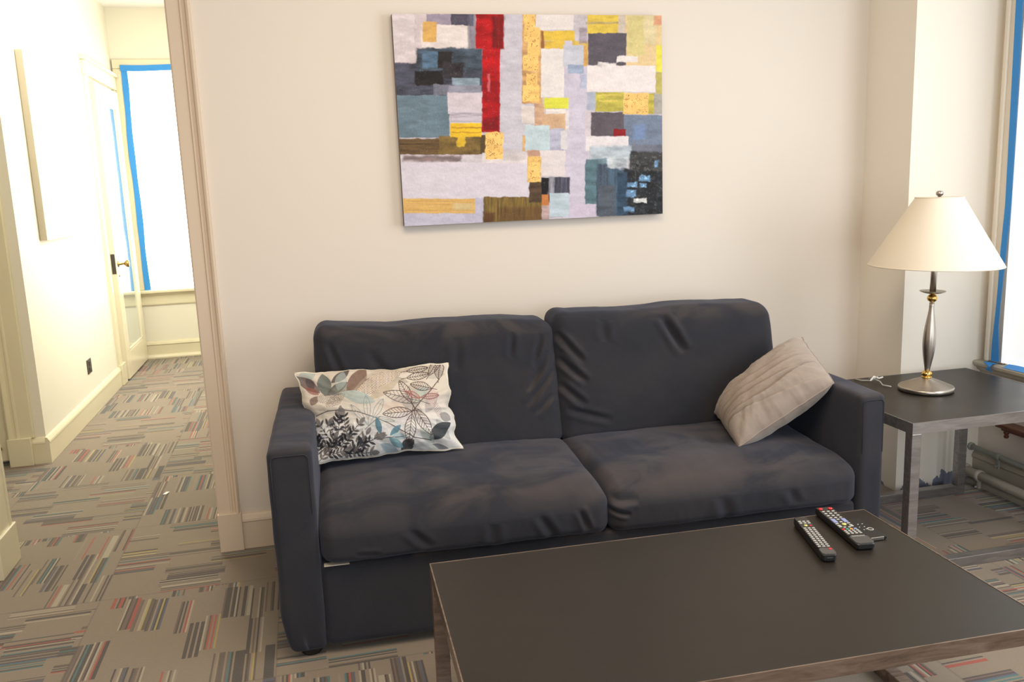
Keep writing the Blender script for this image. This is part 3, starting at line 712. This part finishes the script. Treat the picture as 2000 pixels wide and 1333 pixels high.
# ------------------------------------------------------------------ cushions on the sofa
def pillow_grid(c, nrm, T, nu, nv, seed, sides=(1, 1), pinch=.045, p=2.3, wr=.010, warp=None, edge=1):
    """front and back sheets of a scatter cushion spanned by four corner points (TL TR BR BL)"""
    u, v = np.meshgrid(np.linspace(0, 1, nu), np.linspace(0, 1, nv))
    s = u*2-1; q = v*2-1
    su = .5+s*.5*(1-pinch*(1-np.abs(q)**2)); sv = .5+q*.5*(1-pinch*1.3*(1-np.abs(s)**2))
    su = su+(fbm(q*3+9, s*0+seed, seed, 3)-.5)*.020*edge*np.abs(s)**6*np.sign(s); sv = sv+(fbm(s*4+3, q*0, seed+4, 3)-.5)*.024*edge*np.abs(q)**6*np.sign(q)
    base = bilin(c, su, sv)
    th = ((1-np.abs(s)**p)*(1-np.abs(q)**p))**.55
    ang = np.arctan2(q, s); rad = np.sqrt(s*s+q*q)
    fold = (fbm(np.cos(ang)*3.2+seed, np.sin(ang)*3.2+rad*.9, seed+9, 3)-.5)*np.clip(rad-.35, 0, 1)*1.6*(th > 0)*np.minimum(th*3, 1)
    mid = (fbm(s*3, q*3, seed+15, 4)-.5)
    nv_ = np.array(nrm, float); nv_ /= np.linalg.norm(nv_)
    off = T*th+wr*fold*2+wr*mid*np.minimum(th*2, 1)
    if warp is not None: off = off+warp(s, q)*np.minimum(th*2, 1)
    off2 = T*th*.8+wr*fold
    return base+nv_*(off*sides[0])[..., None], base-nv_*(off2*sides[1])[..., None], u, v, nv_

# leaf-print lumbar cushion
c1 = [(-.072, -.462, .842), (.490, -.478, .829), (.506, -.600, .528), (-.030, -.590, .520)]
def leafprint(u, v):
    g = bilin([(100, 262), (1670, 168), (1810, 1010), (285, 1245)], u, v); X, Y = g[..., 0], g[..., 1]
    im = np.ones(u.shape+(3,))*lin((205, 196, 184))
    bl = np.clip((Y-620+ (X-900)*.15)/300, 0, 1)[..., None]; im = im*(1-bl)+lin((212, 211, 210))*bl
    def put(m, c, a=1.):
        nonlocal im
        m = np.clip(m, 0, 1)[..., None]*a; im = im*(1-m)+lin(c)*m
    def loc(x, y, ang):
        a = math.radians(ang); dx, dy = X-x, Y-y; return dx*math.cos(a)+dy*math.sin(a), -dx*math.sin(a)+dy*math.cos(a)
    def leaf(x, y, L, w_, ang, c, a=1., dots=False, sharp=True):
        p_, q_ = loc(x, y, ang); t = p_/L
        prof = w_*np.clip(np.sin(np.clip(t, 0, 1)*math.pi), 0, 1)**.8
        d = prof-np.abs(q_); m_ = np.clip(d/3, 0, 1)*((t > 0) & (t < 1))
        if dots:
            cell = (np.mod(p_+ (np.floor(q_/16) % 2)*9, 18)-9)**2+(np.mod(q_, 16)-8)**2; m_ = m_*(cell < 30)
        put(m_, c, a)
    def outl(x, y, L, w_, ang, c, veins=9, lw=4.5):
        p_, q_ = loc(x, y, ang); t = p_/L
        prof = w_*np.clip(np.sin(np.clip(t, 0, 1)*math.pi), 0, 1)**.8
        ins = (t > 0) & (t < 1)
        m_ = (np.abs(np.abs(q_)-prof) < lw) & ins
        m_ |= (np.abs(q_) < lw*.8) & (t > -.25) & (t < 1)
        if veins:
            z = np.mod(p_-np.abs(q_)*.9, L/veins); m_ |= (z < lw*1.5) & (np.abs(q_) < prof) & ins
        put(m_.astype(float), c, .92)
    def line(pts, c, lw=5):
        for (x0, y0), (x1, y1) in zip(pts, pts[1:]):
            dx, dy = x1-x0, y1-y0; L2 = dx*dx+dy*dy; t = np.clip(((X-x0)*dx+(Y-y0)*dy)/L2, 0, 1)
            put((np.hypot(X-x0-t*dx, Y-y0-t*dy) < lw).astype(float), c, .9)
    DK, BN, GR, SG, TL_, MV = (60, 58, 62), (112, 92, 84), (168, 160, 150), (160, 172, 168), (96, 132, 146), (150, 138, 142)
    # filled upper-left leaves
    leaf(300, 270, 190, 60, 160, SG, .8); leaf(390, 540, 270, 75, -95, (108, 116, 112), .95); leaf(330, 500, 300, 60, -140, BN, .9); leaf(400, 530, 270, 50, -35, (100, 98, 94), .95)
    leaf(450, 390, 250, 48, -38, (92, 84, 80), .95); leaf(420, 520, 300, 58, -22, (118, 122, 116), .7); leaf(520, 480, 240, 60, -75, SG, .6); leaf(200, 330, 140, 45, 60, (90, 82, 84), .9); leaf(180, 440, 160, 34, 30, (140, 90, 84), .8)
    leaf(620, 560, 400, 90, -62, (126, 102, 92), .95); leaf(650, 540, 620, 95, -35, (176, 162, 146), .5); leaf(690, 520, 560, 105, -28, (120, 104, 96), 1, True)
    leaf(860, 290, 420, 48, 12, (172, 162, 148), .85); leaf(690, 520, 560, 85, -30, (226, 212, 196), .9); leaf(690, 520, 560, 85, -30, (80, 64, 60), 1, True); leaf(830, 580, 380, 52, -33, (186, 172, 152), .9); leaf(540, 505, 380, 70, 15, (168, 178, 172), .95)
    leaf(260, 560, 300, 60, 5, (120, 106, 100), .9, True); leaf(380, 660, 260, 60, -35, (110, 96, 94), .9, True); leaf(240, 640, 120, 40, -60, BN, .8)
    leaf(1130, 260, 340, 40, -12, (186, 176, 164), .8); leaf(1250, 420, 300, 80, 30, (176, 168, 156), .8); leaf(1050, 680, 330, 90, -30, (184, 174, 168), .8); leaf(1260, 650, 300, 60, -50, (176, 184, 176), .8)
    leaf(1450, 700, 260, 60, -60, (172, 164, 162), .9); leaf(1560, 760, 240, 60, 50, (170, 172, 172), .9); leaf(1100, 820, 260, 60, -25, (176, 170, 178), .9, True); leaf(1350, 900, 200, 60, -60, (184, 176, 176), .9, True)
    leaf(1480, 960, 300, 70, -38, (70, 74, 78), 1); leaf(1490, 1010, 220, 40, 10, (120, 124, 128), 1); leaf(1180, 1100, 180, 60, -40, (84, 82, 84), 1); leaf(1380, 860, 200, 60, 40, SG, .7); leaf(1440, 560, 160, 40, -70, SG, .7)
    leaf(1180, 560, 300, 70, 35, (160, 150, 144), .6); leaf(960, 640, 300, 60, 8, (206, 190, 176), .8); leaf(1500, 420, 220, 60, 80, (196, 178, 170), .8); leaf(1330, 250, 330, 70, 5, (170, 166, 154), .6)
    leaf(120, 300, 120, 40, 80, (120, 116, 118), .9); leaf(1560, 560, 200, 44, 75, (150, 128, 132), .9, True); leaf(700, 900, 300, 60, -15, (196, 198, 196), .8); leaf(1300, 1040, 280, 50, 0, (196, 200, 196), .8)
    leaf(1600, 700, 130, 50, 20, (130, 128, 130), .8)
    # outlined branch right
    stem = [(1010, 830), (1180, 800), (1310, 690), (1400, 580), (1520, 440), (1600, 330)]
    line(stem[2:], (70, 60, 58)); 
    for a in ((1300, 690, 320, 56, 172), (1400, 585, 420, 62, 192), (1515, 438, 240, 46, 190), (1330, 660, 320, 60, 55), (1300, 720, 300, 58, 98), (1300, 600, 280, 50, -120), (1240, 330, 250, 42, -12), (1230, 250, 240, 34, -8), (1590, 330, 170, 48, -90), (1480, 300, 200, 40, -60)):
        outl(*a, (82, 62, 62) if a[0] % 200 else (92, 84, 82))
    outl(1240, 480, 170, 30, 25, (160, 98, 92)); outl(1400, 540, 200, 30, -8, (140, 90, 90))
    # big arc and dense lower-left sprays
    line([(260, 750), (400, 705), (560, 692), (720, 712), (880, 765), (1050, 830), (1190, 900), (1320, 960), (1500, 968)], (78, 70, 68), 5)
    for a in ((800, 820, 240, 30, -130), (830, 790, 260, 36, -95), (880, 780, 240, 36, -62), (900, 770, 220, 20, 10)): outl(*a, (140, 148, 150), 0, 3.5)
    line([(720, 980), (860, 840), (960, 760)], (110, 112, 114), 4)
    leaf(965, 950, 190, 34, -105, (88, 124, 142), .95); leaf(1060, 960, 170, 32, -45, (96, 134, 150), .95); leaf(1050, 980, 180, 40, 30, (110, 150, 162), .9); leaf(1080, 950, 160, 36, 5, (168, 190, 194), .9); leaf(960, 1040, 240, 50, 25, (150, 176, 188), .8); leaf(860, 990, 180, 32, -12, (120, 120, 124), .9)
    line([(640, 1120), (860, 1010), (1060, 975), (1200, 960)], (80, 80, 84), 4)
    rr = random.Random(5)
    for sx, sy, a0, L, k in ((420, 1010, -70, 260, 7), (620, 1040, -100, 280, 7), (560, 1180, -40, 240, 6), (360, 1160, -40, 220, 6), (700, 1150, -60, 220, 6), (300, 1040, -60, 220, 6), (500, 1100, -85, 360, 9), (500, 1100, -125, 300, 7), (520, 1100, -50, 330, 8), (480, 1090, -160, 230, 6), (340, 1220, -60, 260, 6), (640, 1130, -28, 330, 7), (330, 1100, -110, 250, 6), (560, 1150, -5, 300, 7), (400, 1180, -20, 200, 5), (300, 1180, -95, 200, 5)):
        a = math.radians(a0); ex, ey = sx+L*math.cos(a), sy+L*math.sin(a); line([(sx, sy), (ex, ey)], (66, 64, 68), 4)
        for j in range(k):
            t = (j+.8)/k; qx, qy = sx+(ex-sx)*t, sy+(ey-sy)*t
            shade = rr.choice([(44, 44, 50), (44, 44, 50), (84, 78, 78), (120, 112, 108), (232, 230, 228), (66, 66, 74)])
            for sg in (-1, 1): leaf(qx, qy, 62+rr.random()*26, 14, a0+sg*(42+rr.random()*16), shade, .95)
        leaf(ex, ey, 100, 24, a0, (120, 116, 114), .95)
    # frayed pale selvedge
    e = np.minimum(np.minimum(u, 1-u)*1.7, np.minimum(v, 1-v)); put((e < .012).astype(float), (232, 226, 214), .9)
    return im
def edge_join(c, front, back): return front, back
nrm1 = (-.04, -.93, .40)
front, back, u1, v1, nv1 = pillow_grid(c1, nrm1, .085, 520, 330, 3, pinch=.05, wr=.022, edge=2.6)
rightfold = 0
lp = empty('lumbar_cushion', (.2, -.58, .50), 0, 'oblong cushion printed with grey and teal leaves, against the left armrest', 'cushion', None)
off = np.array([.2, -.58, .50])
grid_mesh('cushion_front', front-off, 'print_fabric', lp, colors=leafprint(u1, v1))
bk = back[::4, ::4]-off
grid_mesh('cushion_back', bk, 'print_fabric', lp, colors=np.ones(bk.shape)*lin((222, 214, 200)))
# piped edge following the seam
loop = np.concatenate([front[0, ::12], front[::12, -1], front[-1, ::-12], front[::-12, 0]])-off
tube('seam', [tuple(p) for p in loop], .0020, paint('cushion_edge_cloth', (.62, .57, .48), .8), lp, 6)

# taupe velvet cushion
c2 = [(1.575, -.540, .545), (1.935, -.585, .832), (1.862, -.925, .726), (1.500, -.880, .506)]
def velvet_warp(s, q):
    w = 0
    for q0, sl, cv, wd, am in ((-.55, .10, .12, .05, .007), (-.15, .18, .16, .045, .009), (.10, .10, .20, .05, .013), (.34, .22, .14, .04, .012), (.55, .06, .22, .05, .012), (.74, .20, .10, .04, .010)):
        d = q-q0-sl*s+cv*s*s
        w = w-am*np.exp(-(d/wd)**2)*(.35+.65*vnoise(s*2+q0*9, s*0, 3))+am*.6*np.exp(-((d-wd*1.8)/wd)**2)
    return w
front, back, u2, v2, nv2 = pillow_grid(c2, (-.60, -.20, .78), .120, 240, 240, 8, pinch=.012, wr=.016, p=3.2, warp=velvet_warp)
vp = empty('velvet_cushion', (1.8, -.62, .45), 0, 'taupe velvet square cushion slumped against the right armrest', 'cushion')
off = np.array([1.8, -.62, .45])
def clampback(P):
    # the underside yields to the seat and to the armrest it lies on
    P = P.copy(); x, z = P[..., 0], P[..., 2]
    P[..., 2] = np.maximum(z, .500); z = P[..., 2]
    pen = (x > 1.866) & (z < .720); side = pen & (x-1.866 < .720-z)
    P[..., 0] = np.where(side, 1.866, x); P[..., 2] = np.where(pen & ~side, .720, z); return P
grid_mesh('cushion_front', front-off, 'velvet', vp)
grid_mesh('cushion_back', clampback(back)-off, 'velvet', vp)
loop = np.concatenate([front[0, ::5], front[::5, -1], front[-1, ::-5], front[::-5, 0]])-off
tube('seam', [tuple(p) for p in loop], .003, paint('velvet_piping', (.30, .24, .20), .8), vp, 6)

# ------------------------------------------------------------------ steel frame tables
def frame_table(name, loc, rz, sx, sy, h, tube_w, apron, label, cat, smat, base='sides'):
    """origin = back-left corner for coffee table; spans +x, -y"""
    e = empty(name, loc, rz, label, cat)
    k = bmesh.new(); b = .0035
    add_box(k, (0, -sy, h-apron), (sx, -sy+b, h)); add_box(k, (0, -b, h-apron), (sx, 0, h)); add_box(k, (0, -sy+b, h-apron), (b, -b, h)); add_box(k, (sx-b, -sy+b, h-apron), (sx, -b, h))
    add_box(k, (b, -sy+b, h-apron), (sx-b, -sy+tube_w, h-.016)); add_box(k, (b, -tube_w, h-apron), (sx-b, -b, h-.016))
    add_box(k, (b, -sy+tube_w, h-apron), (tube_w, -tube_w, h-.016)); add_box(k, (sx-tube_w, -sy+tube_w, h-apron), (sx-b, -tube_w, h-.016))
    finish('top_frame', k, smat, e)
    box('tabletop', (b, -sy+b, h-.0155), (sx-b, -b, h-.001), 'laminate', e)
    for x in (0, sx-tube_w):
        for y in (-tube_w, -sy):
            box('leg', (x+.0005, y+.0005, tube_w if base else 0), (x+tube_w-.0005, y+tube_w-.0005, h-apron), smat, e, .0025)
    if base == 'sides': rails = [((0, -sy, 0), (tube_w, 0, tube_w)), ((sx-tube_w, -sy, 0), (sx, 0, tube_w))]
    else: rails = [((0, -tube_w, 0), (sx, 0, tube_w)), ((0, -sy, 0), (sx, -sy+tube_w, tube_w))]
    for p, q in rails:
        k = bmesh.new(); add_box(k, p, q, .0025); finish('base_rail', k, smat, e)
    return e
CT = (.2659, -1.4232); CR = -.0286
ct = frame_table('coffee_table', (CT[0], CT[1], 0), CR, 1.349, .7325, .4651, .040, .040, 'low black-topped coffee table with brown-streaked steel frame in front of the sofa', 'table', 'steel_warm')
et = frame_table('end_table', (2.0827, -.4075, 0), -.0059, .803, .679, .5896, .040, .042, 'black-topped steel end table in the corner, holding the lamp', 'table', 'steel', 'ends')
# a weld stain at the front corner is part of the steel; small screws are not visible

# ------------------------------------------------------------------ table lamp
LP = empty('table_lamp', (2.450, -.692, .5902), 0, 'brushed nickel table lamp with brass balls and wide cream shade on end table', 'lamp')
KR = .80   # overall slimness
lathe('lamp_base', [(0, .0), (.103, 0), (.107, .003), (.1075, .014), (.105, .018), (.101, .0195), (.06, .037), (.020, .052), (.015, .056), (0, .056)], 'nickel', LP, 96)
def ball(name, z, r, sq, mat):
    return lathe(name, [(0.0001, z-r*sq)]+[(r*math.sin(t_), z-r*sq*math.cos(t_)) for t_ in np.linspace(.15, math.pi-.15, 14)]+[(0.0001, z+r*sq)], mat, LP, 40)
ball('brass_ball', .068, .0205, .74, 'brass'); lathe('brass_ring', [(0, .054), (.020, .054), (.021, .057), (.016, .060), (0, .060)], 'brass', LP, 32)
prof = [(0, .082)]
for i in range(25):
    q = i/24; z = .082+q*.283
    rr_ = .0100+.0150*math.sin(math.pi*min(1, q/.92)**.92)**1.3 if q < .92 else .0100
    prof.append((rr_, z))
prof.append((0, .365)); lathe('lamp_stem', prof, 'nickel', LP, 48)
ball('brass_ball', .383, .0200, .85, 'brass')
lathe('drip_disc', [(0, .400), (.014, .400), (.030, .403), (.046, .409), (.0500, .412), (.048, .4135), (.02, .408), (0, .408)], 'nickel', LP, 64)
lathe('lamp_tube', [(0, .405), (.0120, .405), (.0120, .59), (0, .59)], 'nickel', LP, 32)
lathe('socket', [(0, .59), (.019, .59), (.019, .65), (0, .65)], 'brass', LP, 32)
ls = lathe('lamp_shade', [(.249, .515), (.2505, .515), (.2505, .520), (.089, .786), (.088, .788), (.0865, .786), (.2475, .520), (.249, .515)], 'shade', LP, 128)
tube('shade_rim', [(0.2495*math.cos(a), 0.2495*math.sin(a), .517) for a in np.linspace(0, 2*math.pi, 97)], .0028, 'shade', ls, 8, False)
tube('shade_rim', [(.0885*math.cos(a), .0885*math.sin(a), .787) for a in np.linspace(0, 2*math.pi, 65)], .0024, 'shade', ls, 8, False)
hp = tube('harp', [(0, .0, .60), (.04, 0, .63), (.065, 0, .68), (.05, 0, .74), (.01, 0, .785), (0, 0, .786), (-.01, 0, .785), (-.05, 0, .74), (-.065, 0, .68), (-.04, 0, .63), (0, 0, .60)], .002, 'nickel', LP, 8)
tube('spider', [(-.088, 0, .785), (0, 0, .787), (.088, 0, .785)], .002, 'nickel', LP, 8)
tube('spider', [(0, -.088, .785), (0, 0, .787), (0, .088, .785)], .002, 'nickel', LP, 8)
lathe('finial', [(0, .784), (.008, .786), (.006, .792), (.013, .797), (.0145, .805), (.010, .812), (0, .814)], 'nickel', LP, 32)
for ch in LP.children:
    if ch.name.split('.')[0] not in ('lamp_base', 'brass_ring'): ch.rotation_euler = (0, R(1.3), 0)
tube('power_cord', [(-.10, .085, .004), (-.115, .12, .004), (-.10, .16, .010), (-.125, .175, .022), (-.150, .165, .026), (-.135, .15, .030), (-.105, .17, .030), (-.085, .19, .014), (-.11, .21, .004), (-.14, .23, .003), (-.15, .262, .003)], .0028, 'cord', LP, 8)
tube('cord_tie', [(-.155, .150, .020), (-.13, .160, .034), (-.100, .168, .022), (-.085, .160, .028)], .0035, 'white', LP, 8)

# ------------------------------------------------------------------ remotes on the coffee table
def slab(name, outline, h0, h1, mat, parent, zf=None):
    """extrude an outline (x,y) between heights h0..h1, small top chamfer"""
    bm = bmesh.new(); n = len(outline); cx = sum(p[0] for p in outline)/n; cy = sum(p[1] for p in outline)/n
    rings = []
    for k, (z, s) in enumerate(((h0, .88), (h0+(h1-h0)*.3, 1), (h1-.0015, 1), (h1, .965))):
        rings.append([bm.verts.new((cx+(x-cx)*(s if abs(s-1) > 0 else 1), cy+(y-cy)*(1-(1-s)*.25), z+(zf(y) if zf else 0))) for x, y in outline])
    for A, B_ in zip(rings, rings[1:]):
        for i in range(n): bm.faces.new((A[i], A[(i+1) % n], B_[(i+1) % n], B_[i]))
    bm.faces.new(rings[0]); bm.faces.new(rings[-1])
    return finish(name, bm, mat, parent)
def rrect(x0, y0, x1, y1, r, k=5):
    pts = []
    for cx, cy, a0 in ((x1-r, y1-r, 0), (x0+r, y1-r, 90), (x0+r, y0+r, 180), (x1-r, y0+r, 270)):
        pts += [(cx+r*math.cos(R(a0+90*i/k)), cy+r*math.sin(R(a0+90*i/k))) for i in range(k+1)]
    return pts
ZT = .4651
def key(parent, x, y, wx, wy, z, mat, n='button'):
    return box(n, (x-wx/2, y-wy/2, z-.001), (x+wx/2, y+wy/2, z+.0016), mat, parent, .0006, 1)

# wide remote; local +y = far end (power keys), length .235
a_far, a_near = Vector((1.478, -1.452)), Vector((1.437, -1.722))
ang = math.atan2(*(a_far-a_near))*-1
L1 = (a_far-a_near).length
r2 = empty('tv_remote', (a_near.x, a_near.y, ZT), ang, 'wide black television remote with two red keys at its far end', 'remote')
w1 = .054
hz = .021
slab('remote_body', rrect(-w1/2, 0, w1/2, L1, .010), 0, hz-.003, 'rubber', r2)
slab('face_plate', rrect(-w1/2+.001, .058, w1/2-.001, L1-.003, .006), hz-.004, hz, 'gloss_black', r2)
slab('grip_end', rrect(-w1/2+.0005, .001, w1/2-.0005, .056, .013), hz-.007, hz+.001, 'grey_plastic', r2)
def ky(f): return L1*f
for x in (-.016, .014):
    k_ = lathe('power_button', [(0, 0), (.0068, 0), (.0064, .0025), (0, .0034)], 'key_red', r2, 20); k_.location = (x, L1-.018, hz)
for i, f in enumerate(np.linspace(.86, .68, 4)):
    for x in (-.016, -.001, .014): key(r2, x, ky(f), .0085, .0050, hz, 'key')
for x in (-.016, .015): key(r2, x, ky(.595), .0125, .0270, hz, 'key_blue', 'rocker_button')
for f in (.63, .56): key(r2, 0, ky(f), .0085, .0045, hz, 'key')
k_ = lathe('centre_button', [(0, 0), (.0068, 0), (.0064, .0025), (0, .0034)], 'key_yellow', r2, 20); k_.location = (0, ky(.49), hz)
for f in (.515, .465, .435):
    for x in (-.018, .0165): key(r2, x, ky(f), .0095, .0045, hz, 'key')
for x in (-.008, .006): key(r2, x, ky(.415), .0075, .0045, hz, 'key')
for x, c_ in ((-.018, 'key_red'), (-.007, 'key_green'), (.005, 'key_orange'), (.017, 'key_blue')): key(r2, x, ky(.365), .0085, .0065, hz, c_, 'colour_button')
for f in (.325, .290, .255):
    for x in (-.018, -.006, .006, .018): key(r2, x, ky(f), .0075, .0042, hz, 'key')
tx = bpy.data.curves.new('brand_lettering', 'FONT'); tx.body = 'SAMSUNG'; tx.size = .0082; tx.extrude = .0002; tx.align_x = 'CENTER'
to = bpy.data.objects.new('lettering_curve', tx); COL.objects.link(to); bpy.context.view_layer.update()
lm = bpy.data.meshes.new_from_object(to.evaluated_get(bpy.context.evaluated_depsgraph_get())); bpy.data.objects.remove(to)
to = link('lettering', lm, 'key', r2); to.location = (0, .046, hz+.0012)

# narrow remote turned the other way round: near end has the red key
b_far, b_near = Vector((1.366, -1.505)), Vector((1.300, -1.757))
ang = -math.atan2(*(b_far-b_near)); L2 = (b_far-b_near).length
r1 = empty('tv_remote', (b_near.x, b_near.y, ZT), ang, 'narrow black television remote with one red key at its near end', 'remote')
w2 = .040; h2 = .024
slab('remote_body', rrect(-w2/2, 0, w2/2, L2, .009), 0, h2-.003, 'rubber', r1)
slab('face_plate', rrect(-w2/2+.001, .038, w2/2-.001, L2-.003, .006), h2-.004, h2, 'gloss_black', r1)
slab('nose', rrect(-w2/2+.0005, .0005, w2/2-.0005, .037, .009), h2-.012, h2+.001, 'grey_plastic', r1)
lens = box('infrared_window', (-.009, -.0012, .004), (.009, .002, .014), 'gloss_black', r1, .001)
key(r1, .011, .030, .009, .007, h2+.001, 'key_red', 'power_button')
for f in np.linspace(.19, .86, 15):
    if abs(f-.74) < .03: continue
    for x in (-.012, 0, .012): key(r1, x, L2*f, .0080, .0046, h2, 'key')
k_ = lathe('centre_button', [(0, 0), (.0052, 0), (.0048, .0022), (0, .003)], 'key_yellow', r1, 20); k_.location = (-.004, L2*.74, h2)
key(r1, .010, L2*.74, .006, .005, h2, 'key_red', 'record_button')

# slim media remote
sr = empty('media_remote', (1.512, -1.676, ZT), R(-2), 'flat matt black media remote with silver ring and silver near end', 'remote')
slab('remote_body', rrect(-.026, .002, .026, .140, .003), 0, .009, 'rubber', sr)
box('end_cap', (-.026, -.001, .001), (.014, .003, .010), 'silver', sr, .001)
rg = tube('ring', [(.008*math.cos(a), .008*math.sin(a), 0) for a in np.linspace(0, 2*math.pi, 33)], .0011, 'key', sr, 8, False); rg.location = (.010, .058, .0095)
for x, y in ((.004, .078), (-.012, .078), (.010, .098), (-.004, .098), (.0, .062), (-.010, .058)): key(sr, x, y, .004, .002, .0088, 'key', 'marking')
